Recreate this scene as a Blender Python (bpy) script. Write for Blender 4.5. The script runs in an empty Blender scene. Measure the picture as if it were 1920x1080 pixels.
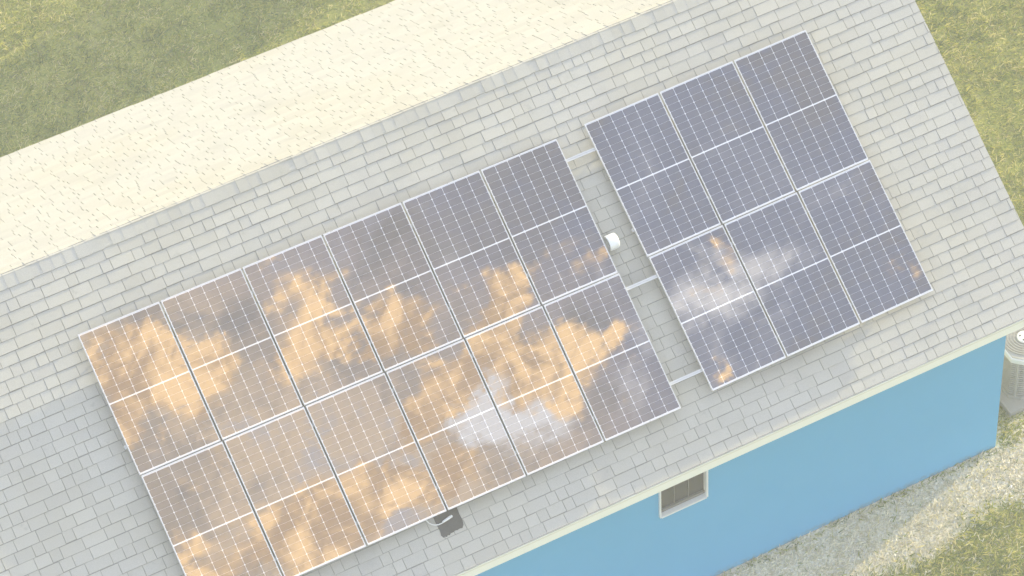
import bpy, bmesh, math, random
import numpy as np
from mathutils import Matrix, Vector, Euler
S = bpy.context.scene
COL = S.collection
R = math.radians
rng = np.random.default_rng(7)
random.seed(7)

# ---------------------------------------------------------------- dimensions (metres)
PITCH = 0.5685                       # roof pitch
CP, SP = math.cos(PITCH), math.sin(PITCH)
SLEN = 5.352                         # slope length ridge -> eave
ZR = 5.740                           # ridge height
XL, XR = -8.0, 11.452                # rake to rake
WALL_Y = -SLEN * CP + 0.298          # front wall plane
WALL_X = 10.90                       # gable wall plane
EAVE_Y, EAVE_Z = -SLEN * CP, ZR - SLEN * SP


def SLP(x, s, h=0.0):                # point on the panel slope
    return Vector((x, -s * CP - h * SP, ZR - s * SP + h * CP))


SUN_DIR = Vector((-1.78, -0.532, -0.5417)).normalized()   # direction the light travels
SUN_EL = math.asin(-SUN_DIR.z)

# ---------------------------------------------------------------- camera
cam = bpy.data.cameras.new('camera')
cam.sensor_width = 36.0
cam.lens = 6690.12 / 1920 * 36.0
cam.clip_start, cam.clip_end = 0.5, 3000.0
co = bpy.data.objects.new('camera', cam)
COL.objects.link(co)
CR = Matrix(((0.88162032, -0.47015725, -0.04120393), (0.37754112, 0.65016532, 0.65935405), (-0.28321072, -0.59685611, 0.75070265)))
CAM = Vector((-7.0997, -27.7357, 30.9102 + ZR))
co.matrix_world = Matrix.Translation(CAM) @ CR.transposed().to_4x4()
S.camera = co

# ---------------------------------------------------------------- exposure
vs = S.view_settings
vs.view_transform = 'Standard'
vs.look = 'None'
vs.gamma = 1.0
vs.use_curve_mapping = False
vs.exposure = 1.86
cy = S.cycles
cy.use_denoising = True
cy.max_bounces = 6
cy.transparent_max_bounces = 8
cy.volume_bounces = 1
cy.sample_clamp_indirect = 6.0

# ---------------------------------------------------------------- sun
sun = bpy.data.lights.new('sun', 'SUN')
sun.energy = 3.0
sun.angle = R(0.55)
sun.color = (1.0, 0.85, 0.46)
so = bpy.data.objects.new('sun', sun)
COL.objects.link(so)
so.rotation_euler = SUN_DIR.to_track_quat('-Z', 'Y').to_euler()
so.location = (30, 10, 40)


# ---------------------------------------------------------------- node helper
class NT:
    def __init__(s, tree):
        s.t = tree
        tree.nodes.clear()

    def n(s, kind, **kw):
        nd = s.t.nodes.new(kind)
        for k, v in kw.items():
            setattr(nd, k, v)
        return nd

    def put(s, sock, v):
        if isinstance(v, bpy.types.NodeSocket):
            s.t.links.new(v, sock)
        elif v is not None:
            if isinstance(v, (tuple, list)) and len(v) == 3 and sock.type == 'RGBA':
                v = (*v, 1.0)
            sock.default_value = v

    def math(s, op, a, b=None, c=None, clamp=False):
        nd = s.n('ShaderNodeMath', operation=op, use_clamp=clamp)
        for i, v in enumerate((a, b, c)):
            s.put(nd.inputs[i], v)
        return nd.outputs[0]

    def vmath(s, op, a, b=None, scale=None):
        nd = s.n('ShaderNodeVectorMath', operation=op)
        s.put(nd.inputs[0], a)
        if b is not None:
            s.put(nd.inputs[1], b)
        if scale is not None:
            s.put(nd.inputs['Scale'], scale)
        return nd

    def mix(s, f, a, b, blend='MIX'):
        nd = s.n('ShaderNodeMix', data_type='RGBA', blend_type=blend)
        s.put(nd.inputs[0], f)
        s.put(nd.inputs[6], a)
        s.put(nd.inputs[7], b)
        return nd.outputs[2]

    def step(s, v, a, b, lo=0.0, hi=1.0):
        nd = s.n('ShaderNodeMapRange', interpolation_type='SMOOTHSTEP')
        for i, q in enumerate((v, a, b, lo, hi)):
            s.put(nd.inputs[i], q)
        return nd.outputs[0]

    def noise(s, vec, scale, detail=4.0, rough=0.55, dist=0.0, out=0):
        nd = s.n('ShaderNodeTexNoise')
        s.put(nd.inputs['Vector'], vec)
        nd.inputs['Scale'].default_value = scale
        nd.inputs['Detail'].default_value = detail
        nd.inputs['Roughness'].default_value = rough
        nd.inputs['Distortion'].default_value = dist
        return nd.outputs[out]


# ---------------------------------------------------------------- world: low sun sky with evening clouds
def reflected_dir(px, py):
    """direction of the sky that the panel at photo pixel (px,py) mirrors"""
    v = -(CR.transposed() @ Vector(((px - 960) / 6690.12, -(py - 540) / 6690.12, -1.0))).normalized()
    n = Vector((0, -SP, CP))
    return (2 * n.dot(v) * n - v).normalized()


def plane_q(d):
    return (d.x / (d.z + 0.12), d.y / (d.z + 0.12))


W = bpy.data.worlds.new('World')
S.world = W
W.use_nodes = True
t = NT(W.node_tree)
gen = t.n('ShaderNodeTexCoord').outputs['Generated']
sky = t.n('ShaderNodeTexSky', sky_type='NISHITA')
sky.sun_disc = False
sky.sun_elevation = SUN_EL
sky.sun_rotation = math.atan2(-SUN_DIR.x, -SUN_DIR.y)
sky.air_density = 1.0
sky.dust_density = 1.5
sep = t.n('ShaderNodeSeparateXYZ')
t.put(sep.inputs[0], gen)
zz = t.math('ADD', t.math('MAXIMUM', sep.outputs[2], 0.0), 0.12)
cmb = t.n('ShaderNodeCombineXYZ')
t.put(cmb.inputs[0], t.math('DIVIDE', sep.outputs[0], zz))
t.put(cmb.inputs[1], t.math('DIVIDE', sep.outputs[1], zz))
q0 = cmb.outputs[0]
wob = t.vmath('SUBTRACT', t.noise(q0, 26.0, 6.0, 0.66, 0.0, 1), (0.5, 0.5, 0.5)).outputs[0]
q = t.vmath('ADD', q0, t.vmath('SCALE', wob, scale=0.06).outputs[0]).outputs[0]
fbm = t.noise(q0, 30.0, 8.0, 0.66, 0.9)
fine = t.noise(t.vmath('ADD', q0, (3.1, 1.7, 0)).outputs[0], 75.0, 6.0, 0.7, 1.0)


def field(blobs):
    tot = None
    for (px, py, rad, a) in blobs:
        d0 = Vector(plane_q(reflected_dir(px, py)))
        d1 = Vector(plane_q(reflected_dir(px + rad, py)))
        d2 = Vector(plane_q(reflected_dir(px, py + rad)))
        rr = 0.5 * ((d1 - d0).length + (d2 - d0).length)
        dist = t.vmath('DISTANCE', q, (d0.x, d0.y, 0.0)).outputs['Value']
        g = t.math('MULTIPLY', t.step(dist, rr * 1.7, 0.0), a)
        tot = g if tot is None else t.math('ADD', tot, g)
    return tot


ORANGE = [(205, 705, 70, 1.0), (285, 690, 60, 1.1), (350, 695, 55, 1.0), (405, 675, 42, .9), (550, 500, 60, .75), (590, 640, 80, 1.1), (660, 640, 45, .9),
          (745, 615, 58, 1.3), (700, 670, 45, .9), (930, 545, 62, 1), (975, 520, 50, .8), (1070, 490, 55, .4), (1130, 460, 40, .4), (850, 690, 60, 1),
          (905, 640, 45, .9), (1010, 690, 70, .9), (800, 790, 60, 1.5), (870, 865, 65, 1.5), (815, 900, 55, 1.4), (840, 720, 50, 1.2), (1080, 640, 40, .7), (960, 700, 50, 1.1), (1150, 700, 65, 1),
          (1090, 720, 50, .8), (700, 970, 95, 1.2), (590, 1020, 100, 1.2), (480, 1030, 80, .9), (760, 920, 60, 1), (340, 1060, 80, .9), (260, 740, 60, .8),
          (560, 960, 50, .6), (1325, 660, 32, .8), (1340, 540, 42, .6), (1345, 455, 28, .6), (1210, 640, 40, .7), (1680, 460, 40, .35),
          (650, 745, 40, .5), (940, 590, 45, .8), (380, 860, 60, .35)]
WHITE = [(880, 740, 60, 1), (935, 770, 60, 1), (985, 775, 60, .9), (1030, 760, 60, .7), (1210, 740, 60, .6), (1420, 530, 80, .5),
         (1350, 560, 75, .5), (1285, 585, 75, .5), (1480, 500, 55, .35), (1130, 560, 60, .35), (730, 650, 30, .5), (860, 460, 45, .3)]
DARK = [(720, 470, 90, .8), (1110, 620, 62, 1), (965, 645, 45, .9), (770, 845, 42, 1), (845, 835, 32, .9), (440, 590, 80, .7),
        (655, 965, 34, 1), (330, 900, 55, .7), (450, 730, 70, .5), (780, 720, 38, .8), (880, 420, 80, .5), (1000, 440, 50, .4),
        (280, 610, 60, .8), (660, 600, 30, .4), (390, 950, 40, .6)]
TAN = [(450, 1050, 560, 1.0), (150, 800, 330, .6), (950, 900, 300, .45)]
gl = t.noise(t.vmath('ADD', q0, (7.3, 2.2, 0)).outputs[0], 2.6, 5.0, 0.6, 0.3)      # the same kind of cloud all over the sky
gl2 = t.noise(t.vmath('ADD', q0, (1.3, 9.2, 0)).outputs[0], 3.4, 5.0, 0.6, 0.3)
Pd = plane_q(reflected_dir(900, 560))
away = t.step(t.vmath('DISTANCE', q0, (Pd[0], Pd[1], 0)).outputs['Value'], 0.13, 0.28)
nz = t.math('MULTIPLY', t.math('SUBTRACT', fbm, 0.5), 3.4)
nz2 = t.math('MULTIPLY', t.math('SUBTRACT', fine, 0.5), 1.6)
nzz = t.math('ADD', nz, nz2)
fo = t.math('ADD', field(ORANGE), t.math('MULTIPLY', away, t.step(gl, 0.60, 0.78)))
fw = t.math('ADD', field(WHITE), t.math('MULTIPLY', away, t.step(gl2, 0.52, 0.70)))
fd = t.math('ADD', field(DARK), t.math('MULTIPLY', away, t.step(gl2, 0.48, 0.34)))
mo = t.step(t.math('ADD', fo, t.math('MULTIPLY', nzz, 1.05)), 0.24, 0.98)
mo = t.math('MULTIPLY', mo, t.step(fo, 0.04, 0.40))
mw = t.step(t.math('ADD', fw, t.math('MULTIPLY', nzz, 0.55)), 0.10, 1.05)
mott = t.noise(t.vmath('ADD', q, (5.7, 0.4, 0)).outputs[0], 17.0, 7.0, 0.68, 0.7)
md = t.step(t.math('ADD', fd, t.math('MULTIPLY', nzz, 0.5)), 0.20, 0.85)
md = t.math('MAXIMUM', md, t.math('MULTIPLY', t.step(t.math('ADD', mott, t.math('MULTIPLY', t.math('SUBTRACT', fine, 0.5), 0.35)), 0.46, 0.60), t.math('MULTIPLY', t.math('SUBTRACT', 1.0, mw), 0.70)))
mt = t.math('MINIMUM', field(TAN), 1.0)
# radiance in the Nishita sky's own units (the Background strength below scales both)
veil = t.mix(0.55, sky.outputs[0], t.mix(away, (2.7, 3.05, 5.3), (4.65, 6.1, 9.2)))
base = t.mix(mt, veil, (9.3, 6.8, 4.5))
base = t.mix(t.math('MULTIPLY', t.step(mott, 0.46, 0.36), t.math('ADD', 0.18, t.math('MULTIPLY', mt, 0.42))), base, (5.2, 5.4, 6.6))
c1 = t.mix(mw, base, (11.4, 11.0, 11.2))
c2 = t.mix(t.math('MULTIPLY', md, 0.8), c1, (2.3, 2.1, 2.2))
c3 = t.mix(mo, c2, t.mix(t.step(t.math('ADD', fine, t.math('MULTIPLY', t.math('SUBTRACT', fbm, .5), 1.2)), 0.38, 0.68), (7.2, 4.5, 2.3), (16.5, 10.6, 4.9)))
bg = t.n('ShaderNodeBackground')
t.put(bg.inputs[0], c3)
bg.inputs[1].default_value = 0.077
out = t.n('ShaderNodeOutputWorld')
t.put(out.inputs[0], bg.outputs[0])


# ---------------------------------------------------------------- materials
def mat(name, color, rough=0.7, build=None, ior=1.5, metal=0.0, spec=0.5):
    m = bpy.data.materials.new(name)
    m.use_nodes = True
    t = NT(m.node_tree)
    b = t.n('ShaderNodeBsdfPrincipled')
    b.inputs['Roughness'].default_value = rough
    b.inputs['IOR'].default_value = ior
    b.inputs['Metallic'].default_value = metal
    b.inputs['Specular IOR Level'].default_value = spec
    o = t.n('ShaderNodeOutputMaterial')
    t.put(o.inputs[0], b.outputs[0])
    b.inputs['Base Color'].default_value = (*color, 1)
    if build:
        build(t, b)
    return m


def pos(t):
    return t.n('ShaderNodeNewGeometry').outputs['Position']


def bump(t, b, h, dist, strength=1.0):
    nd = t.n('ShaderNodeBump')
    nd.inputs['Strength'].default_value = strength
    nd.inputs['Distance'].default_value = dist
    t.put(nd.inputs['Height'], h)
    t.put(b.inputs['Normal'], nd.outputs[0])


def piece_rand(t):
    a = t.n('ShaderNodeNewGeometry').outputs['Random Per Island']
    o = t.n('ShaderNodeObjectInfo').outputs['Random']
    return t.math('FRACT', t.math('ADD', a, o))


def shingle_build(t, b):
    r = piece_rand(t)
    p = pos(t)
    c = t.mix(r, (0.440, 0.420, 0.358), (0.505, 0.481, 0.410))
    c = t.mix(t.step(t.math('FRACT', t.math('MULTIPLY', r, 7.31)), 0.72, 0.95, 0, 0.55), c, (0.40, 0.375, 0.335))
    gran = t.noise(p, 260.0, 2.0, 0.7)
    c = t.mix(0.5, c, t.mix(t.step(gran, 0.3, 0.7), (0.28, 0.272, 0.245), (0.60, 0.585, 0.53)), 'MIX')
    stain = t.noise(p, 1.1, 5.0, 0.6)
    c = t.mix(t.step(stain, 0.52, 0.75, 0, 0.28), c, (0.25, 0.245, 0.225))
    c = t.mix(t.step(t.noise(p, 0.45, 4.0, 0.6), 0.42, 0.66, 0, 0.5), c, t.mix(r, (0.410, 0.382, 0.305), (0.490, 0.458, 0.368)))  # broad random warm tint, standing in for warm sunlight on the slope
    spot = t.step(t.noise(p, 7.0, 5.0, 0.7), 0.60, 0.74, 0, 0.30)
    c = t.mix(spot, c, (0.235, 0.235, 0.205))
    t.put(b.inputs['Base Color'], c)
    bump(t, b, t.noise(p, 190.0, 3.0, 0.7), 0.0016, 0.6)


M = {}
M['shingle'] = mat('asphalt_shingle', (.4, .39, .36), 0.9, shingle_build, spec=0.25)
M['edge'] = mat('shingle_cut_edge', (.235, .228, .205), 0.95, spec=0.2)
M['underlay'] = mat('shingle_underlayer', (.26, .255, .24), 0.95, lambda t, b: t.put(b.inputs['Base Color'], t.mix(t.noise(pos(t), 120, 3, .7), (.20, .195, .18), (.33, .325, .30))), spec=0.2)


def cream_build(t, b):
    p = pos(t)
    c = t.mix(t.step(t.noise(p, 2.5, 5, .65), .45, .75, 0, .35), (.92, .915, .80), (.86, .85, .74))
    t.put(b.inputs['Base Color'], c)


M['cream'] = mat('cream_painted_board', (.8, .78, .62), 0.5, cream_build)
M['dripedge'] = mat('drip_edge_metal', (.80, .78, .66), 0.4)


def wall_build(t, b):
    p = pos(t)
    c = t.mix(t.noise(p, 1.6, 5, .6), (.078, .385, .630), (.094, .415, .670))
    sepz = t.n('ShaderNodeSeparateXYZ')
    t.put(sepz.inputs[0], p)
    dirt = t.math('MULTIPLY', t.step(sepz.outputs[2], .14, .0), t.step(t.noise(p, 9, 5, .65), .35, .75))
    c = t.mix(t.math('MULTIPLY', dirt, .7), c, (.15, .125, .085))
    t.put(b.inputs['Base Color'], c)
    bump(t, b, t.noise(p, 60, 4, .6), 0.004, 0.5)


M['wall'] = mat('blue_stucco', (.08, .3, .45), 0.85, wall_build)
M['gable'] = mat('gable_muted_bounce', (.30, .36, .39), 0.7)  # blue of the unseen gable muted to weaken its bounce light
M['white'] = mat('white_vinyl', (.80, .80, .76), 0.5)
M['greyvinyl'] = mat('grey_sash', (.17, .165, .15), 0.5)
M['pane'] = mat('window_glass', (.05, .052, .05), 0.06, ior=1.5)


def metal_build(t, b):
    t.put(b.inputs['Roughness'], t.step(t.noise(pos(t), 14, 3, .6), .2, .8, .25, .45))


M['alu'] = mat('anodised_aluminium', (.70, .70, .68), 0.35, metal_build, metal=0.5)
M['railalu'] = mat('rail_aluminium', (.66, .66, .64), 0.4, metal=0.3)


def cell_build(t, b):
    p = pos(t)
    r = piece_rand(t)
    c = t.mix(r, (.020, .022, .038), (.030, .031, .050))
    t.put(b.inputs['Base Color'], c)
    t.put(b.inputs['Roughness'], t.step(t.noise(p, 3.0, 4, .6), .3, .8, .0, .022))


GLASS_IOR = 2.6
M['cell'] = mat('silicon_cell_under_glass', (.025, .026, .042), 0.05, cell_build, ior=GLASS_IOR)
M['backsheet'] = mat('white_backsheet_under_glass', (.70, .70, .70), 0.05, lambda t, b: t.put(b.inputs['Roughness'], t.step(t.noise(pos(t), 3.0, 4, .6), .3, .8, .0, .022)), ior=GLASS_IOR)
M['pvc'] = mat('white_pvc', (.80, .80, .77), 0.35)
M['rubber'] = mat('dark_grey_rubber', (.045, .045, .047), 0.8, lambda t, b: t.put(b.inputs['Base Color'], t.mix(t.noise(pos(t), 25, 4, .6), (.030, .030, .032), (.07, .07, .07))))
M['dark'] = mat('black_plastic_and_mouth_shade', (.03, .03, .032), 0.6)
M['acpaint'] = mat('beige_white_metal', (.50, .48, .43), 0.45, lambda t, b: t.put(b.inputs['Base Color'], t.mix(t.step(t.noise(pos(t), 8, 5, .65), .45, .8, 0, .5), (.40, .39, .36), (.27, .25, .21))))
M['acwhite'] = mat('white_metal', (.74, .74, .72), 0.4)
M['acslot'] = mat('coil_fins', (.10, .10, .098), 0.6)
M['concrete'] = mat('concrete', (.42, .41, .38), 0.9, lambda t, b: t.put(b.inputs['Base Color'], t.mix(t.noise(pos(t), 12, 5, .65), (.26, .25, .22), (.42, .40, .36))))


def strip_mask(t, p):
    """1 on the gravel strip along the front wall, ragged outer edge"""
    s3 = t.n('ShaderNodeSeparateXYZ')
    t.put(s3.inputs[0], p)
    edge = t.math('ADD', s3.outputs[1], t.math('MULTIPLY', t.math('SUBTRACT', t.noise(p, 1.9, 5, .6), .5), 1.15))
    edge = t.math('ADD', edge, t.math('MULTIPLY', t.math('SUBTRACT', s3.outputs[0], 10.2), -0.10))
    a = t.step(edge, -5.28, -4.98)
    b_ = t.math('MULTIPLY', t.step(s3.outputs[1], -3.5, -4.2), t.step(s3.outputs[0], 12.9, 12.0))
    return t.math('MULTIPLY', a, b_)


def ground_build(t, b):
    p = pos(t)
    big = t.noise(p, .45, 4, .6)
    mid = t.noise(p, 3.2, 5, .65)
    fine = t.noise(p, 38.0, 5, .7, .5)
    c = t.mix(t.step(big, .35, .65), (.26, .285, .045), (.32, .315, .070))
    c = t.mix(t.step(mid, .48, .72, 0, .7), c, (.175, .150, .085))
    c = t.mix(t.step(fine, .35, .7), t.mix(.40, c, (.05, .055, .02)), t.mix(.45, c, (.46, .42, .13)))
    g = t.mix(t.step(t.noise(p, 30, 5, .7), .3, .7), (.60, .53, .40), (.88, .81, .66))
    g = t.mix(t.step(mid, .45, .7, 0, .45), g, (.24, .21, .15))
    t.put(b.inputs['Base Color'], t.mix(strip_mask(t, p), c, g))
    bump(t, b, fine, 0.012, 0.5)


M['ground'] = mat('lawn_soil', (.1, .11, .04), 0.95, ground_build, spec=0.15)


def blade_build(t, b):
    r = t.n('ShaderNodeNewGeometry').outputs['Random Per Island']
    p = pos(t)
    patch = t.noise(p, 2.2, 4, .6)
    r2 = t.math('ADD', r, t.math('MULTIPLY', t.math('SUBTRACT', patch, .5), 1.3), clamp=True)
    cr = t.n('ShaderNodeValToRGB')
    e = cr.color_ramp.elements
    e[0].position, e[0].color = 0.0, (.105, .155, .026, 1)
    e[1].position, e[1].color = 1.0, (.72, .63, .30, 1)
    for ps, cl in ((.35, (.230, .290, .045, 1)), (.62, (.39, .395, .065, 1)), (.82, (.56, .51, .13, 1))):
        n_ = e.new(ps)
        n_.color = cl
    t.put(cr.inputs[0], r2)
    t.put(b.inputs['Base Color'], cr.outputs[0])
    tr = t.n('ShaderNodeBsdfTranslucent')
    t.put(tr.inputs[0], cr.outputs[0])
    mx_ = t.n('ShaderNodeMixShader')
    mx_.inputs[0].default_value = .4
    t.put(mx_.inputs[1], b.outputs[0])
    t.put(mx_.inputs[2], tr.outputs[0])
    t.put([n for n in t.t.nodes if n.type == 'OUTPUT_MATERIAL'][0].inputs[0], mx_.outputs[0])


M['blade'] = mat('grass_blade', (.1, .13, .03), 0.6, blade_build, spec=0.3)
M['stone'] = mat('limestone_gravel', (.5, .48, .43), 0.9, lambda t, b: t.put(b.inputs['Base Color'], t.mix(t.n('ShaderNodeNewGeometry').outputs['Random Per Island'], (.52, .47, .37), (.88, .83, .71))))
M['straw'] = mat('dry_straw', (.4, .34, .2), 0.8, lambda t, b: t.put(b.inputs['Base Color'], t.mix(t.n('ShaderNodeNewGeometry').outputs['Random Per Island'], (.44, .39, .22), (.92, .84, .62))))
M['bark'] = mat('bark', (.10, .075, .05), 0.9, lambda t, b: t.put(b.inputs['Base Color'], t.mix(t.noise(pos(t), 14, 5, .65), (.06, .045, .03), (.15, .12, .09))))
M['leaf'] = mat('leaf', (.06, .09, .025), 0.6, lambda t, b: t.put(b.inputs['Base Color'], t.mix(t.n('ShaderNodeNewGeometry').outputs['Random Per Island'], (.035, .06, .015), (.10, .12, .035))))
hz = bpy.data.materials.new('added_veil_air')  # added volume that lifts the dark tones into a pale veil
hz.use_nodes = True
t = NT(hz.node_tree)
pv = t.n('ShaderNodeVolumePrincipled')
pv.inputs['Color'].default_value = (.97, .98, 1.0, 1)
pv.inputs['Density'].default_value = 0.0029
pv.inputs['Anisotropy'].default_value = 0.0
ho = t.n('ShaderNodeOutputMaterial')
t.put(ho.inputs['Volume'], pv.outputs[0])
M['added_haze'] = hz


# ---------------------------------------------------------------- object helpers
def tag(o, label=None, cat=None, group=None, kind=None):
    if label:
        o['label'] = label
    if cat:
        o['category'] = cat
    if group:
        o['group'] = group
    if kind:
        o['kind'] = kind
    return o


def obj(name, mesh, parent=None, mtx=None):
    o = bpy.data.objects.new(name, mesh)
    COL.objects.link(o)
    if parent is not None:
        o.parent = parent
    if mtx is not None:
        o.matrix_local = mtx
    return o


def empty(name, mtx, parent=None):
    o = obj(name, None, parent, mtx)
    o.empty_display_size = 0.2
    return o


def mesh_np(name, V, F, m, smooth=False):
    """V (n,3) float, F (k,3|4) int"""
    me = bpy.data.meshes.new(name)
    V = np.asarray(V, dtype=np.float32)
    F = np.asarray(F, dtype=np.int32)
    k = F.shape[1]
    me.vertices.add(len(V))
    me.vertices.foreach_set('co', V.ravel())
    me.loops.add(F.size)
    me.loops.foreach_set('vertex_index', F.ravel())
    me.polygons.add(len(F))
    me.polygons.foreach_set('loop_start', np.arange(0, F.size, k, dtype=np.int32))
    me.polygons.foreach_set('loop_total', np.full(len(F), k, dtype=np.int32))
    me.materials.append(m)
    me.update(calc_edges=True)
    if smooth:
        me.shade_smooth()
    else:
        me.shade_flat()
    return me


BOXF = np.array([(0, 3, 2, 1), (4, 5, 6, 7), (0, 1, 5, 4), (1, 2, 6, 5), (2, 3, 7, 6), (3, 0, 4, 7)])


def boxv(x0, y0, z0, x1, y1, z1):
    return np.array([(x0, y0, z0), (x1, y0, z0), (x1, y1, z0), (x0, y1, z0), (x0, y0, z1), (x1, y0, z1), (x1, y1, z1), (x0, y1, z1)], dtype=np.float64)


class MB:
    def __init__(s):
        s.V, s.F, s.n = [], [], 0

    def add(s, V, F):
        s.V.append(np.asarray(V, float))
        s.F.append(np.asarray(F) + s.n)
        s.n += len(V)
        return s

    def box(s, *a):
        return s.add(boxv(*a), BOXF)

    def mesh(s, name, m):
        return mesh_np(name, np.concatenate(s.V), np.concatenate(s.F), m)


def bevelled(me, w=0.004, seg=2):
    bm = bmesh.new()
    bm.from_mesh(me)
    bmesh.ops.bevel(bm, geom=bm.edges[:], offset=w, segments=seg, affect='EDGES', profile=0.7)
    bm.to_mesh(me)
    bm.free()
    return me


def tube(path, radii, m, name, seg=10, cap=True):
    bm = bmesh.new()
    rings = []
    pts = [Vector(p) for p in path]
    for i, p in enumerate(pts):
        d = (pts[min(i + 1, len(pts) - 1)] - pts[max(i - 1, 0)]).normalized()
        a = d.orthogonal().normalized() if i == 0 else (a - d * a.dot(d)).normalized()
        b = d.cross(a)
        rr = radii[i] if isinstance(radii, (list, tuple)) else radii
        rings.append([bm.verts.new(p + (a * math.cos(k * 2 * math.pi / seg) + b * math.sin(k * 2 * math.pi / seg)) * rr) for k in range(seg)])
    for A, B in zip(rings, rings[1:]):
        for k in range(seg):
            f = bm.faces.new((A[k], A[(k + 1) % seg], B[(k + 1) % seg], B[k]))
            f.smooth = True
    if cap:
        bm.faces.new(rings[0][::-1])
        bm.faces.new(rings[-1])
    me = bpy.data.meshes.new(name)
    bm.to_mesh(me)
    bm.free()
    me.materials.append(m)
    return me


# ---------------------------------------------------------------- ground, and a volume added for the pale veil
G = 320.0
ground = obj('ground', mesh_np('ground', [(-G, -G, 0), (G, -G, 0), (G, G, 0), (-G, G, 0)], [(0, 1, 2, 3)], M['ground']))
tag(ground, kind='structure')
added_haze = obj('added_haze', mesh_np('added_haze', boxv(-G - 8, -G - 8, -1.0, G + 8, G + 8, CAM.z + 1.2), BOXF, M['added_haze']))
tag(added_haze, kind='stuff')

# ---------------------------------------------------------------- house
house = empty('house', Matrix.Translation((WALL_X, WALL_Y, 0)))
tag(house, 'blue stucco house under a light grey shingled gable roof carrying solar panels', 'house')
HI = Matrix.Translation((-WALL_X, -WALL_Y, 0))      # world -> house local


def hpart(name, mesh, parent=house):
    return obj(name, mesh, parent, HI.copy() if parent is house else Matrix.Identity(4))


# walls
WX0, WX1, WZ0, WZ1 = 5.868, 6.542, 1.775, 2.56      # window opening
WT = 0.16
zt = EAVE_Z - 0.20                                   # wall top, under the soffit
mb = MB()
x0, x1 = XL + 0.55, WALL_X
mb.box(x0, WALL_Y, 0, WX0, WALL_Y + WT, zt)
mb.box(WX1, WALL_Y, 0, x1, WALL_Y + WT, zt)
V = np.array([(WX0, WALL_Y, 0), (WX1, WALL_Y, 0), (WX1, WALL_Y, WZ0), (WX0, WALL_Y, WZ0), (WX1, WALL_Y + WT, WZ0), (WX0, WALL_Y + WT, WZ0),
              (WX0, WALL_Y, WZ1), (WX1, WALL_Y, WZ1), (WX1, WALL_Y, zt), (WX0, WALL_Y, zt), (WX1, WALL_Y + WT, WZ1), (WX0, WALL_Y + WT, WZ1)])
mb.add(V, [(0, 1, 2, 3), (3, 2, 4, 5), (6, 7, 8, 9), (7, 6, 11, 10)])
hpart('wall', mb.mesh('front_wall', M['wall']))
# gable walls (pentagon prisms) and rear wall
for gx0, gx1, nm in ((WALL_X - WT, WALL_X, 'a'), (XL + 0.55, XL + 0.55 + WT, 'b')):
    yb = -WALL_Y
    prof = [(WALL_Y + WT + .002, 0), (yb, 0), (yb, zt), (0, ZR - 0.16), (WALL_Y + WT + .002, zt + (WT) * SP / CP * .9)]
    V = [(gx0, a, b) for a, b in prof] + [(gx1, a, b) for a, b in prof]
    bm = bmesh.new()
    vv = [bm.verts.new(p) for p in V]
    bm.faces.new(vv[:5][::-1])
    bm.faces.new(vv[5:])
    for k in range(5):
        bm.faces.new((vv[k], vv[(k + 1) % 5], vv[5 + (k + 1) % 5], vv[5 + k]))
    bmesh.ops.recalc_face_normals(bm, faces=bm.faces[:])
    me = bpy.data.meshes.new('gable_wall')
    bm.to_mesh(me)
    bm.free()
    me.materials.append(M['gable'])
    hpart('gable_wall', me)
hpart('rear_wall', MB().box(XL + 0.55 + WT + .002, -WALL_Y - WT, 0, WALL_X - WT - .002, -WALL_Y - .002, zt).mesh('rear_wall', M['wall']))

# window
wf = MB()
fy0, fy1 = WALL_Y - 0.035, WALL_Y + 0.05
wf.box(WX0 - .005, fy0, WZ0 - .01, WX0 + .014, fy1, WZ1)
wf.box(WX1 - .022, fy0, WZ0 - .01, WX1 + .004, fy1, WZ1)
wf.box(WX0 + .014, fy0, WZ1 - .04, WX1 - .022, fy1, WZ1)
wf.box(WX0 + .014, fy0 - .012, WZ0 - .010, WX1 - .022, fy1, WZ0 + .016)
win = hpart('window', wf.mesh('window', M['white']))
yp = WALL_Y + .035
obj('pane', MB().box(WX0 + .014, yp, WZ0 + .016, WX1 - .022, yp + .008, WZ1 - .04).mesh('pane', M['pane']), win)
obj('sash_rail', MB().box(WX0 + .015, yp - .03, WZ0 + .040, WX1 - .023, yp - .002, WZ0 + .085).mesh('sash_rail', M['greyvinyl']), win)
for k in (1, 2):
    xm = WX0 + .03 + (WX1 - WX0 - .072) * k / 3
    obj('muntin', MB().box(xm - .005, yp - .010, WZ0 + .086, xm + .005, yp - .002, WZ1 - .041).mesh('muntin', M['greyvinyl']), win)

# roof deck: two slabs
def slope_box(x0, x1, s0, s1, h0, h1, side=1):
    V = []
    for h in (h0, h1):
        for (x, s) in ((x0, s1), (x1, s1), (x1, s0), (x0, s0)):
            p = SLP(x, s, h)
            V.append((p.x, p.y * side, p.z))
    F = BOXF if side == 1 else BOXF[:, ::-1]
    return np.array(V), F


rf = MB()
for side in (1, -1):
    V, F = slope_box(XL + .02, XR - .02, 0.0, SLEN - .012, -0.10, -0.004, side)
    # meet at the ridge plane instead of crossing
    for k in (2, 3, 6, 7):
        V[k][1] = 0.0
        hh = -0.10 if k < 4 else -0.004
        V[k][2] = ZR + hh / CP
    rf.add(V, F)
roof = hpart('roof', rf.mesh('roof', M['underlay']))


def on_roof(p):
    return p


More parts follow.
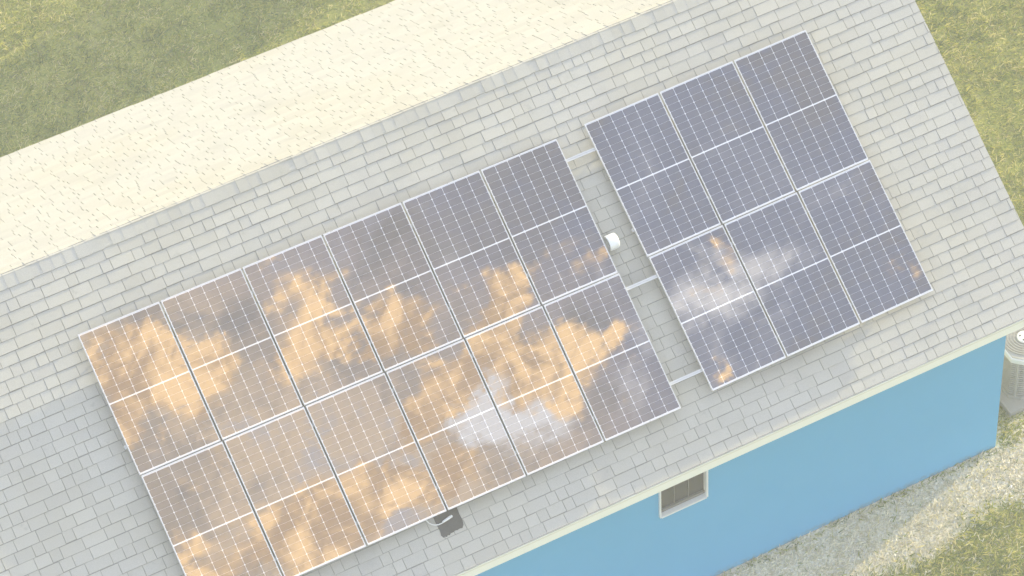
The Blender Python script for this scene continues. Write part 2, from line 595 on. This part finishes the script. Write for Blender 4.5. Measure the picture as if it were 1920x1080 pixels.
# fascia, soffit, rake boards, drip edges
for side, nm in ((1, 'f'), (-1, 'r')):
    yo = EAVE_Y * side
    a, b_ = sorted((yo, yo + 0.022 * side))
    fm = MB().box(XL + .03, a, EAVE_Z - 0.180, XR - .03, b_, EAVE_Z - 0.012).mesh('fascia', M['cream'])
    hpart('fascia', fm)
    d0, d1 = sorted((yo - 0.012 * side, yo - 0.001 * side))
    hpart('drip_edge', MB().box(XL + .01, d0, EAVE_Z - 0.045, XR - .004, d1, EAVE_Z - 0.003).mesh('drip_edge', M['dripedge']))
    a, b_ = sorted((yo + 0.023 * side, (WALL_Y - 0.002) * side))
    hpart('soffit', MB().box(XL + .03, a, EAVE_Z - 0.165, XR - .03, b_, EAVE_Z - 0.150).mesh('soffit', M['cream']))
    for xr0, xr1 in ((XR - .019, XR - .002), (XL + .002, XL + .019)):
        V, F = slope_box(xr0, xr1, 0.0, SLEN - .014, -0.17, -0.006, side)
        for k in (2, 3, 6, 7):
            V[k][1] = 0.001 * -side
            V[k][2] = ZR + (-0.17 if k < 4 else -0.006) / CP
        hpart('rake_board', MB().add(V, F).mesh('rake_board', M['cream']))

# ---- shingles: every tab is a tapered slab; those that show largest are objects of their own
EXPO = 0.1446
NROW = 37
WID = [.13, .16, .19, .22, .25, .28, .31]


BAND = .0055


def tab_geo(w, thick, inset=0.0020, lap=0.022):
    """local: x along the ridge, y up-slope, z off the roof; origin at the butt's lower-left corner; the last two faces of TABM are the dark cut edge and the shadow band"""
    L = EXPO + lap
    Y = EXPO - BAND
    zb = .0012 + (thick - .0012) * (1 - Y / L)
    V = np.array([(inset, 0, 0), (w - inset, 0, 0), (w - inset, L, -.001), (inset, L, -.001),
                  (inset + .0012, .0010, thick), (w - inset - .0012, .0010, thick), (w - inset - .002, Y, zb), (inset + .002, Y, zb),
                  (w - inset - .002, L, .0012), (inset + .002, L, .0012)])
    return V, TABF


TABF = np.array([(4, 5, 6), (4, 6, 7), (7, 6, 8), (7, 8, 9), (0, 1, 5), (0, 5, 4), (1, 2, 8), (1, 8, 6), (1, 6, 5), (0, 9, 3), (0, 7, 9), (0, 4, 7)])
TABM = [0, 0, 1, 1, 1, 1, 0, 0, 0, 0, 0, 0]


def tri_quads(me, mats, matidx):
    me.materials.append(mats)
    me.polygons.foreach_set('material_index', np.asarray(matidx, dtype=np.int32))
    me.update()
    return me


ROT = Matrix.Rotation(PITCH, 4, 'X')


def slope_mtx(x, s, h=0.0, twist=0.0):
    m = ROT.copy()
    if twist:
        m = m @ Matrix.Rotation(twist, 4, 'Z')
    m.translation = SLP(x, s, h)
    return m


def np_slope(V, x, s, side=1):
    """local tab coords -> world for a tab whose butt is at slope s"""
    X = V[:, 0] + x
    ss = s - V[:, 1]
    h = V[:, 2]
    return np.stack([X, (-ss * CP - h * SP) * side, ZR - ss * SP + h * CP], 1)


def in_view(p, m=0.0):
    c = CR @ (Vector(p) - CAM)
    u = 960 + 6690.12 * c.x / -c.z
    v = 540 - 6690.12 * c.y / -c.z
    return -m < u < 1920 + m and -m < v < 1080 + m


tabs = {1: [], -1: []}
for side in (1, -1):
    for k in range(NROW):
        s1 = (k + 1) * EXPO
        x = XL + rng.uniform(-.3, 0)
        while x < XR:
            w = WID[rng.integers(len(WID))]
            th = (.0085, .0125)[rng.integers(2)]
            xa, xb = x, min(x + w, XR)
            if xb > XL:
                tabs[side].append((xa, s1 + rng.normal(0, .0022), w, th, k))
            x += w


def under_panels(x, s):
    return (-.02 < x < 6.30 and 1.02 < s < 4.60) or (6.80 < x < 9.88 and 1.02 < s < 4.55)


cand = []
for i, (x, s, w, th, k) in enumerate(tabs[1]):
    xc, sc_ = x + w / 2, s - EXPO / 2
    if x + w < XR - .01 and x > XL and not under_panels(x + .02, sc_) and not under_panels(x + w - .02, sc_) and in_view(SLP(xc, sc_), -12):
        cand.append((w, i))
cand.sort(key=lambda a: -a[0])
own = set(i for _, i in cand[:300])
protos = {}
mbs = {1: MB(), -1: MB()}
for side in (1, -1):
    for i, (x, s, w, th, k) in enumerate(tabs[side]):
        if side == 1 and i in own:
            key = (w, th)
            if key not in protos:
                V, F = tab_geo(w, th)
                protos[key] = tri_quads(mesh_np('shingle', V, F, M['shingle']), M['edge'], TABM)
            o = obj('shingle', protos[key], roof, slope_mtx(x, s, 0.0, rng.normal(0, .004)))
            continue
        V, F = tab_geo(w, th)
        V = V.copy()
        if x + w > XR:
            V[:, 0] = np.minimum(V[:, 0], XR - x - .002 + .0)
        if x < XL:
            V[:, 0] = np.maximum(V[:, 0], XL - x + .002)
        P = np_slope(V, x, s, side)
        mbs[side].add(P, F if side == 1 else F[:, ::-1])
for side in (1, -1):
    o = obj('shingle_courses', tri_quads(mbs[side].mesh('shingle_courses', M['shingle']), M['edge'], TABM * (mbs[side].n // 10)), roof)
    tag(o, kind='stuff')

# ridge caps
wcap, ecap = 0.145, 0.150
cap_sec = []
for (dy, hh) in ((-wcap, .010), (-.03, .012), (-.012, .013), (.012, .013), (.03, .012), (wcap, .010)):
    cap_sec.append((dy, hh))


def cap_mesh():
    V = []
    for xx, lift in ((0.0, .0035), (ecap + .03, .0)):
        for top in (0, 1):
            for dy, hh in cap_sec:
                a = abs(dy)
                z = -a * SP / CP * (1 if a > .025 else .55) - (0.0 if a > .025 else .004)
                V.append((xx, dy, z + lift + (hh if top else hh - .006)))
    n = len(cap_sec)
    F = []
    for k in range(n - 1):
        a = k
        F.append((n + k, 3 * n + k, 3 * n + k + 1, n + k + 1))       # top
        F.append((k, k + 1, 2 * n + k + 1, 2 * n + k))               # bottom
        F.append((k, n + k, n + k + 1, k + 1))                       # end a
        F.append((2 * n + k, 2 * n + k + 1, 3 * n + k + 1, 3 * n + k))
    F.append((0, 2 * n, 3 * n, n))
    F.append((n - 1, 2 * n - 1, 4 * n - 1, 3 * n - 1))
    me = mesh_np('ridge_cap', V, F, M['shingle'])
    me.materials.append(M['edge'])
    me.polygons.foreach_set('material_index', np.array([1 if k % 4 == 2 else 0 for k in range(4 * (n - 1))] + [1, 1], dtype=np.int32))
    bm = bmesh.new()
    bm.from_mesh(me)
    bmesh.ops.recalc_face_normals(bm, faces=bm.faces[:])
    bm.to_mesh(me)
    bm.free()
    return me


CAPM = cap_mesh()
ncap = int((XR - XL) / ecap)
for k in range(ncap):
    m = Matrix.Rotation(rng.normal(0, .006), 4, 'Z')
    m.translation = (XL + k * ecap, rng.normal(0, .003), ZR + .004)
    obj('ridge_cap', CAPM, roof, m)

# ---------------------------------------------------------------- solar panels
PW, PL, PT = 1.034, 1.795, 0.035
PTOP = 0.170
NC, NR = 6, 10
fr = MB()
lip = .011
e = .0006
for a in ((0, 0, PW, lip), (0, PL - lip, PW, PL)):
    fr.box(a[0], a[1], -PT, a[2], a[3], 0)
for a in ((0, lip, lip, PL - lip), (PW - lip, lip, PW, PL - lip)):
    fr.box(a[0], a[1], -PT, a[2], a[3], -e)
frame_me = fr.mesh('frame', M['alu'])
frame_me.transform(Matrix.Translation((-PW / 2, -PL / 2, 0)))
bs_me = MB().box(lip + .0005, lip + .0005, -.010, PW - lip - .0005, PL - lip - .0005, -.0032).mesh('backsheet', M['backsheet'])
bs_me.transform(Matrix.Translation((-PW / 2, -PL / 2, 0)))
mx, my, midw = .0125, .0235, .017
gx, gy = .0048, .0017
cw = (PW - 2 * mx - (NC - 1) * gx) / NC
ch = (PL - 2 * my - midw - 2 * (NR - 1) * gy) / (2 * NR)
cc = .0085
pr = [(cc, 0), (cw - cc, 0), (cw, cc), (cw, ch - cc), (cw - cc, ch), (cc, ch), (0, ch - cc), (0, cc)]
bm = bmesh.new()
lo = [bm.verts.new((a, b, 0)) for a, b in pr]
hi = [bm.verts.new((a, b, .0009)) for a, b in pr]
bm.faces.new(hi)
for k in range(8):
    bm.faces.new((lo[k], lo[(k + 1) % 8], hi[(k + 1) % 8], hi[k]))
cell_me = bpy.data.meshes.new('cell')
bm.to_mesh(cell_me)
bm.free()
cell_me.materials.append(M['cell'])
cell_pos = []
for i in range(NC):
    for half in (0, 1):
        for j in range(NR):
            cell_pos.append((-PW / 2 + mx + i * (cw + gx), -PL / 2 + my + half * (NR * ch + (NR - 1) * gy + midw) + j * (ch + gy)))
box_me = MB().box(-.06, PL / 2 - .16, -PT + .002, .06, PL / 2 - .06, -.011).mesh('junction_box', M['dark'])


def make_panel(label, mtx):
    p = empty('solar_panel', mtx)
    tag(p, label, 'solar panel', 'framed solar panels mounted on the roof slope')
    obj('frame', frame_me, p)
    obj('backsheet', bs_me, p)
    obj('junction_box', box_me, p)
    for (a, b) in cell_pos:
        o = obj('cell', cell_me, p)
        o.location = (a, b, -.0034)
    return p


ORD = ['first', 'second', 'third', 'fourth', 'fifth', 'sixth']
GAP = 0.020
for i in range(6):
    for j in range(2):
        xc = -.010 + i * 1.0580 + PW / 2
        sc_ = 1.008 + .0056 * xc + j * (1.807 + .0) + PL / 2
        lab = '%s panel from the left end in the %s row of the wide six-column array' % (ORD[i], ('upper', 'lower')[j])
        make_panel('solar ' + lab, slope_mtx(xc, sc_, PTOP + .012 * (1 - xc / 6.3), -.0056))
for i in range(3):
    for j in range(2):
        xc = 6.730 + i * 1.0580 + PW / 2
        sc_ = 1.010 - .0085 * (xc - 6.742) + j * 1.807 + PL / 2
        lab = '%s panel from the gap in the %s row of the small three-column array' % (ORD[i], ('upper', 'lower')[j])
        make_panel('solar ' + lab, slope_mtx(xc + j * .028, sc_, PTOP, .0085))


# mounting rails on feet
def rail(x0, x1, s, label):
    L = x1 - x0
    o = empty('mounting_rail', slope_mtx(x0, s, 0.0))
    tag(o, label, 'rail', 'aluminium rails under the solar panels')
    r = MB().box(0, -.020, .090, L, -.004, .1335).box(0, .004, .090, L, .020, .1335).box(0, -.004, .090, L, .004, .120)
    obj('rail_bar', r.mesh('rail_bar', M['railalu']), o)
    n = max(2, int(L / 1.4) + 1)
    ft = MB().box(-.02, -.045, .004, .02, .055, .012).box(-.02, .022, .012, .02, .030, .125).mesh('foot', M['railalu'])
    for k in range(n):
        f = obj('foot', ft, o)
        f.location = (.15 + (L - .3) * k / (n - 1), 0, 0)
    return o


rail(.03, 9.90, 1.335, 'aluminium rail crossing the sunlit upper end of the gap between arrays')
rail(.03, 9.90, 3.06, 'aluminium rail crossing the middle of the gap below the white vent pipe')
rail(.03, 9.90, 4.325, 'aluminium rail crossing the gap nearest the eave')
rail(-.04, 6.30, 2.43, 'aluminium rail whose stub pokes out at the wide array\'s shaded outer side')
rail(6.72, 9.90, 2.43, 'aluminium rail whose tip just shows beside the white vent pipe')

# ---------------------------------------------------------------- white vent pipe in the gap
vp = empty('vent_pipe', slope_mtx(6.36, 2.46, 0.0))
tag(vp, 'short white plastic vent pipe elbow in the shaded gap between the two arrays', 'vent pipe')
obj('riser', tube([(.07, 0, .002), (.07, 0, .03), (.07, 0, .05)], .06, M['pvc'], 'riser', 16), vp)
# elbow mouth: a wide collar lying along the ridge direction
bm = bmesh.new()
segs = 28
prof = [(.05, .0), (.05, .082), (.0, .086), (.0, .096), (.012, .100), (.108, .100), (.128, .094), (.135, .080), (.138, .0)]
rings = []
for (a, r_) in prof:
    rings.append([bm.verts.new((a, r_ * math.cos(2 * math.pi * k / segs), .104 + r_ * math.sin(2 * math.pi * k / segs))) for k in range(segs)] if r_ > 0 else [bm.verts.new((a, 0, .104))])
for A, B in zip(rings, rings[1:]):
    for k in range(segs):
        if len(A) == 1:
            f = bm.faces.new((A[0], B[(k + 1) % segs], B[k]))
        elif len(B) == 1:
            f = bm.faces.new((A[k], A[(k + 1) % segs], B[0]))
        else:
            f = bm.faces.new((A[k], A[(k + 1) % segs], B[(k + 1) % segs], B[k]))
        f.smooth = True
bmesh.ops.recalc_face_normals(bm, faces=bm.faces[:])
me = bpy.data.meshes.new('collar')
bm.to_mesh(me)
bm.free()
me.materials.append(M['pvc'])
me.materials.append(M['dark'])
for p_ in me.polygons:
    if all(abs(me.vertices[i_].co.x - .05) < 1e-4 for i_ in p_.vertices):
        p_.material_index = 1  # disc inside the pipe mouth painted black for the shade there
obj('collar', me, vp)

# ---------------------------------------------------------------- dark rubber flashing pad with a white cable
fl = empty('roof_flashing', slope_mtx(3.08, 4.86, 0.0))
tag(fl, 'dark grey rubber flashing pad sticking out below the wide array\'s lower edge', 'flashing')
out_pts = [(-.085, .34), (.225, .34), (.226, .19), (.222, .155), (.226, .06), (.214, .012), (.185, -.020), (.150, -.012), (.120, -.018), (.088, -.012), (.060, -.022), (.030, -.018), (.010, -.034), (-.018, -.026), (-.032, -.040), (-.052, -.028), (-.072, -.034), (-.088, .0), (-.078, .06), (-.085, .12)]
bm = bmesh.new()
b0 = [bm.verts.new((a, b, .006)) for a, b in out_pts]
b1 = [bm.verts.new((a * .985, b * .985, .017)) for a, b in out_pts]
bm.faces.new(b1)
bm.faces.new(b0[::-1])
for k in range(len(b0)):
    kk = (k + 1) % len(b0)
    bm.faces.new((b0[k], b0[kk], b1[kk], b1[k]))
bmesh.ops.recalc_face_normals(bm, faces=bm.faces[:])
me = bpy.data.meshes.new('pad')
bm.to_mesh(me)
bm.free()
me.materials.append(M['rubber'])
obj('pad', me, fl)
cb = empty('cable', slope_mtx(3.08, 4.86, 0.0))
tag(cb, 'white looped cable with a thick plug lying on the dark flashing pad', 'cable')
pts = []
pts = [(-.20, .30, .05), (-.185, .235, .035), (-.168, .196, .026), (-.140, .163, .026), (-.105, .142, .027), (-.065, .131, .029), (-.025, .131, .032), (.005, .137, .035), (.035, .146, .036)]
obj('cord', tube(pts, .0075, M['pvc'], 'cord', 8), cb)
e1 = Vector(pts[-1])
d1 = Vector((1, .18, 0)).normalized()
obj('plug', tube([e1 - d1 * .05, e1 - d1 * .04, e1 + d1 * .03, e1 + d1 * .085, e1 + d1 * .092], [.009, .015, .018, .018, .012], M['pvc'], 'plug', 12), cb)

# ---------------------------------------------------------------- air conditioner beside the gable wall
AX, AY, AH, AW = 11.80, -3.43, .80, .335
pad = obj('concrete_pad', bevelled(MB().box(AX - .46, AY - .46, -.02, AX + .46, AY + .46, .075).mesh('concrete_pad', M['concrete']), .012))
tag(pad, 'weathered concrete pad under the air conditioner at the house corner', 'pad')
ac = empty('air_conditioner', Matrix.Translation((AX, AY, .076)))
tag(ac, 'white louvred air conditioner with round top fan beside the blue wall', 'air conditioner')


def octa(r, c, z0, z1, name, m, hole=None):
    P = [(-r + c, -r), (r - c, -r), (r, -r + c), (r, r - c), (r - c, r), (-r + c, r), (-r, r - c), (-r, -r + c)]
    bm = bmesh.new()
    a = [bm.verts.new((x, y, z0)) for x, y in P]
    b = [bm.verts.new((x, y, z1)) for x, y in P]
    for k in range(8):
        kk = (k + 1) % 8
        bm.faces.new((a[k], a[kk], b[kk], b[k]))
    bm.faces.new(a[::-1])
    bm.faces.new(b)
    me = bpy.data.meshes.new(name)
    bm.to_mesh(me)
    bm.free()
    me.materials.append(m)
    return me


obj('base_pan', octa(AW, .12, 0, .05, 'base_pan', M['acpaint']), ac)
obj('coil', octa(AW - .03, .11, .05, AH - .09, 'coil', M['acslot']), ac)
cover = obj('top_cover', octa(AW + .006, .125, AH - .088, AH - .012, 'top_cover', M['acwhite']), ac)
obj('grille_plate', octa(AW - .018, .115, AH - .0115, AH - .002, 'grille_plate', M['acpaint']), cover)
post = octa(.026, .008, .051, AH - .089, 'corner_post', M['acpaint'])
for sx in (-1, 1):
    for sy in (-1, 1):
        o = obj('corner_post', post, ac)
        o.location = (sx * (AW - .082), sy * (AW - .082), 0)
lv = MB()
for k in range(15):
    z = .085 + k * .041
    r_o, r_i, c_ = AW - .006, AW - .020, .118
    ringv = []
    for rr, cc_ in ((r_o, c_), (r_i, c_ - .008)):
        P8 = [(-rr + cc_, -rr), (rr - cc_, -rr), (rr, -rr + cc_), (rr, rr - cc_), (rr - cc_, rr), (-rr + cc_, rr), (-rr, rr - cc_), (-rr, -rr + cc_)]
        for zz_ in (z, z + .020):
            ringv += [(a_, b_, zz_) for a_, b_ in P8]
    rf_ = []
    for q_ in range(8):
        q2 = (q_ + 1) % 8
        rf_ += [(q_, q2, 8 + q2, 8 + q_), (8 + q_, 8 + q2, 24 + q2, 24 + q_), (16 + q_, 24 + q_, 24 + q2, 16 + q2), (q_, 16 + q_, 16 + q2, q2)]
    lv.add(ringv, rf_)
tag(obj('louvre_guard', lv.mesh('louvre_guard', M['acpaint']), ac), kind='stuff')
# round wire grille: rings and a hub disc
gr = bmesh.new()
for rr in (.10, .14, .18, .22, .26, .295):
    n = 40
    ring = []
    for k in range(n):
        a = 2 * math.pi * k / n
        ring.append([gr.verts.new(((rr + dr) * math.cos(a), (rr + dr) * math.sin(a), AH + dz)) for dr, dz in ((-.005, .004), (.005, .004), (.005, .014), (-.005, .014))])
    for k in range(n):
        A, B = ring[k], ring[(k + 1) % n]
        for q_ in range(4):
            gr.faces.new((A[q_], B[q_], B[(q_ + 1) % 4], A[(q_ + 1) % 4]))
for k in range(12):
    a = 2 * math.pi * k / 12
    d = Vector((math.cos(a), math.sin(a), 0))
    nrm = Vector((-d.y, d.x, 0)) * .004
    b0 = [d * .08 - nrm, d * .30 - nrm, d * .30 + nrm, d * .08 + nrm]
    lo = [gr.verts.new((p.x, p.y, AH - .001)) for p in b0]
    hi = [gr.verts.new((p.x, p.y, AH + .0035)) for p in b0]
    gr.faces.new(hi)
    for q_ in range(4):
        gr.faces.new((lo[q_], lo[(q_ + 1) % 4], hi[(q_ + 1) % 4], hi[q_]))
bmesh.ops.recalc_face_normals(gr, faces=gr.faces[:])
me = bpy.data.meshes.new('fan_grille')
gr.to_mesh(me)
gr.free()
me.materials.append(M['acpaint'])
obj('fan_grille', me, ac)
hub = tube([(0, 0, AH + .004), (0, 0, AH + .018), (0, 0, AH + .024)], [.105, .105, .092], M['acwhite'], 'fan_hub', 28)
hubo = obj('fan_hub', hub, ac)
for k in range(4):
    a = math.pi / 4 + k * math.pi / 2
    o = obj('screw', tube([(0, 0, AH + .022), (0, 0, AH + .030)], .012, M['dark'], 'screw', 8), hubo)
    o.location = (.06 * math.cos(a), .06 * math.sin(a), 0)

# ---------------------------------------------------------------- gravel along the wall, grass, straw
def fbm2(x, y, sc, seed, octv=4):
    """cheap value noise for scattering"""
    r = np.random.default_rng(seed)
    tot = np.zeros_like(x)
    amp, nrm = 1.0, 0.0
    for o in range(octv):
        T = r.random((64, 64))
        u, v = x * sc * 2 ** o + 100, y * sc * 2 ** o + 100
        i, j = np.floor(u).astype(int), np.floor(v).astype(int)
        fu, fv = u - i, v - j
        fu, fv = fu * fu * (3 - 2 * fu), fv * fv * (3 - 2 * fv)
        g = lambda a, b: T[a % 64, b % 64]
        tot += amp * ((g(i, j) * (1 - fu) + g(i + 1, j) * fu) * (1 - fv) + (g(i, j + 1) * (1 - fu) + g(i + 1, j + 1) * fu) * fv)
        nrm += amp
        amp *= .55
    return tot / nrm


def gravel_amount(x, y):
    e_ = y + (fbm2(x, y, 1.1, 5) - .5) * 1.5 - .10 * (x - 10.2)
    m = np.clip((e_ + 5.28) / .30, 0, 1)
    return m * (y < -4.22) * (x < 12.6)


def in_house(x, y):
    return (x < WALL_X) & (np.abs(y) < -WALL_Y)


def blades(n, rect, lmin, lmax, wid, lean, keep, matl, name, clump=0.0):
    x = rng.uniform(rect[0], rect[2], n)
    y = rng.uniform(rect[1], rect[3], n)
    if clump:
        nc = max(1, n // 9)
        ci = rng.integers(0, nc, n)
        cx, cyy = rng.uniform(rect[0], rect[2], nc)[ci], rng.uniform(rect[1], rect[3], nc)[ci]
        loose = rng.random(n) < .35
        x = np.where(loose, x, cx + rng.normal(0, clump * .35, n))
        y = np.where(loose, y, cyy + rng.normal(0, clump * .35, n))
    ok = keep(x, y)
    x, y = x[ok], y[ok]
    n = len(x)
    a = rng.uniform(0, 2 * np.pi, n)
    L = rng.uniform(lmin, lmax, n) * (0.7 + .6 * fbm2(x, y, 1.3, 11))
    ln = np.abs(rng.normal(lean, .25, n))
    w = wid * rng.uniform(.6, 1.3, n)
    dx, dy = np.cos(a), np.sin(a)
    px, py = -dy, dx
    hz_, hh = L * np.sin(ln), L * np.cos(ln)
    V = np.zeros((n, 4, 3))
    V[:, 0] = np.stack([x - px * w, y - py * w, np.full(n, -.004)], 1)
    V[:, 1] = np.stack([x + px * w, y + py * w, np.full(n, -.004)], 1)
    V[:, 2] = np.stack([x + dx * hz_ * .45 + px * w * .8, y + dy * hz_ * .45 + py * w * .8, np.maximum(hh * .62, .006)], 1)
    V[:, 3] = np.stack([x + dx * hz_, y + dy * hz_, np.maximum(hh * .95, .004)], 1)
    base = np.arange(n)[:, None] * 4
    F = np.concatenate([base + np.array([[0, 1, 2]]), base + np.array([[0, 2, 3]])], 1).reshape(-1, 3)
    return V.reshape(-1, 3), F


parts = []
keep = lambda x, y: (~in_house(x, y)) & (rng.random(len(x)) > gravel_amount(x, y) * .94 * (y < -4.30)) & (rng.random(len(x)) < .45 + .9 * fbm2(x, y, 2.2, 21))
for n, rect in ((250000, (-4.5, 4.45, 13, 12.5)), (200000, (10.95, -8.5, 18.5, 4.45)), (80000, (3, -8.8, 10.95, -4.25))):
    parts.append(blades(n, rect, .04, .13, .0062, 1.3, keep, M['blade'], 'g', .11))
mbg = MB()
for V, F in parts:
    mbg.add(V, F)
tag(obj('grass', mbg.mesh('grass', M['blade'])), 'yellow green lawn grass growing around the house', 'grass', kind='stuff')

# straw in the gravel
k2 = lambda x, y: (~in_house(x, y)) & (rng.random(len(x)) < np.clip(gravel_amount(x, y) * .85 + .16, 0, 1))
V, F = blades(42000, (3.5, -6.0, 13.0, -4.23), .03, .10, .0055, 1.25, k2, M['straw'], 's')
tag(obj('dry_grass', mesh_np('dry_grass', V, F, M['straw'])), 'pale dry straw lying on the gravel strip along the wall', 'dry grass', kind='stuff')
# stones
n = 16000
x = rng.uniform(3.5, 12.6, n)
y = rng.uniform(-5.7, -4.24, n)
ok = (rng.random(n) < gravel_amount(x, y)) & (~((np.abs(x - AX) < .47) & (np.abs(y - AY) < .47)))
x, y = x[ok], y[ok]
n = len(x)
r_ = rng.gamma(2.2, .0026, n) + .004
OV = np.array([(1, 0, 0), (-1, 0, 0), (0, 1, 0), (0, -1, 0), (0, 0, 1), (0, 0, -1)], float)
OF = np.array([(0, 2, 4), (2, 1, 4), (1, 3, 4), (3, 0, 4), (2, 0, 5), (1, 2, 5), (3, 1, 5), (0, 3, 5)])
V = OV[None] * rng.uniform(.6, 1.3, (n, 6, 1)) * r_[:, None, None] + rng.normal(0, .18, (n, 6, 3)) * r_[:, None, None]
V[:, :, 2] *= .7
V += np.stack([x, y, r_ * .35], 1)[:, None]
F = (np.arange(n)[:, None, None] * 6 + OF[None]).reshape(-1, 3)
tag(obj('gravel', mesh_np('gravel', V.reshape(-1, 3), F, M['stone'])), 'pale limestone gravel strip along the foot of the blue wall', 'gravel', kind='stuff')

# ---------------------------------------------------------------- tree beyond the far lawn, whose shade lies on the grass
TX, TY = 16.2, 12.0
tree = empty('broadleaf_tree', Matrix.Translation((TX, TY, 0)))
tag(tree, 'leafy tree beyond the far lawn whose shade falls across the grass', 'tree')
obj('trunk', tube([(0, 0, -.1), (.03, .02, .8), (-.04, .03, 1.7), (.02, -.02, 2.6), (.05, 0, 3.6), (.0, .05, 4.6)], [.17, .14, .12, .10, .07, .03], M['bark'], 'trunk', 10), tree)
cl = []
for k in range(7):
    a = k * 2.4
    z = 1.9 + .35 * k
    e_ = Vector((math.cos(a) * (1.0 - .06 * k), math.sin(a) * (1.0 - .06 * k), z + .7))
    obj('limb', tube([(0, 0, z), e_ * .5 + Vector((0, 0, z * .5 + .1)), e_], [.06, .045, .02], M['bark'], 'limb', 7), tree)
n = 9000
cs = rng.normal(0, 1, (46, 3))
cs /= np.linalg.norm(cs, axis=1)[:, None]
cs *= rng.uniform(.35, 1.0, (46, 1))
cs = cs * np.array([1.2, 1.2, 1.75]) + np.array([0, 0, 3.9])
pick = rng.integers(0, 46, n)
c = cs[pick] + rng.normal(0, .22, (n, 3))
u = rng.normal(0, 1, (n, 3))
u /= np.linalg.norm(u, axis=1)[:, None]
v = np.cross(u, rng.normal(0, 1, (n, 3)))
v /= np.linalg.norm(v, axis=1)[:, None]
sz = rng.uniform(.05, .10, (n, 1))
V = np.stack([c - u * sz, c + v * sz * .5, c + u * sz, c - v * sz * .5], 1).reshape(-1, 3)
F = np.arange(n * 4).reshape(-1, 4)
obj('crown', mesh_np('crown', V, F, M['leaf']), tree)
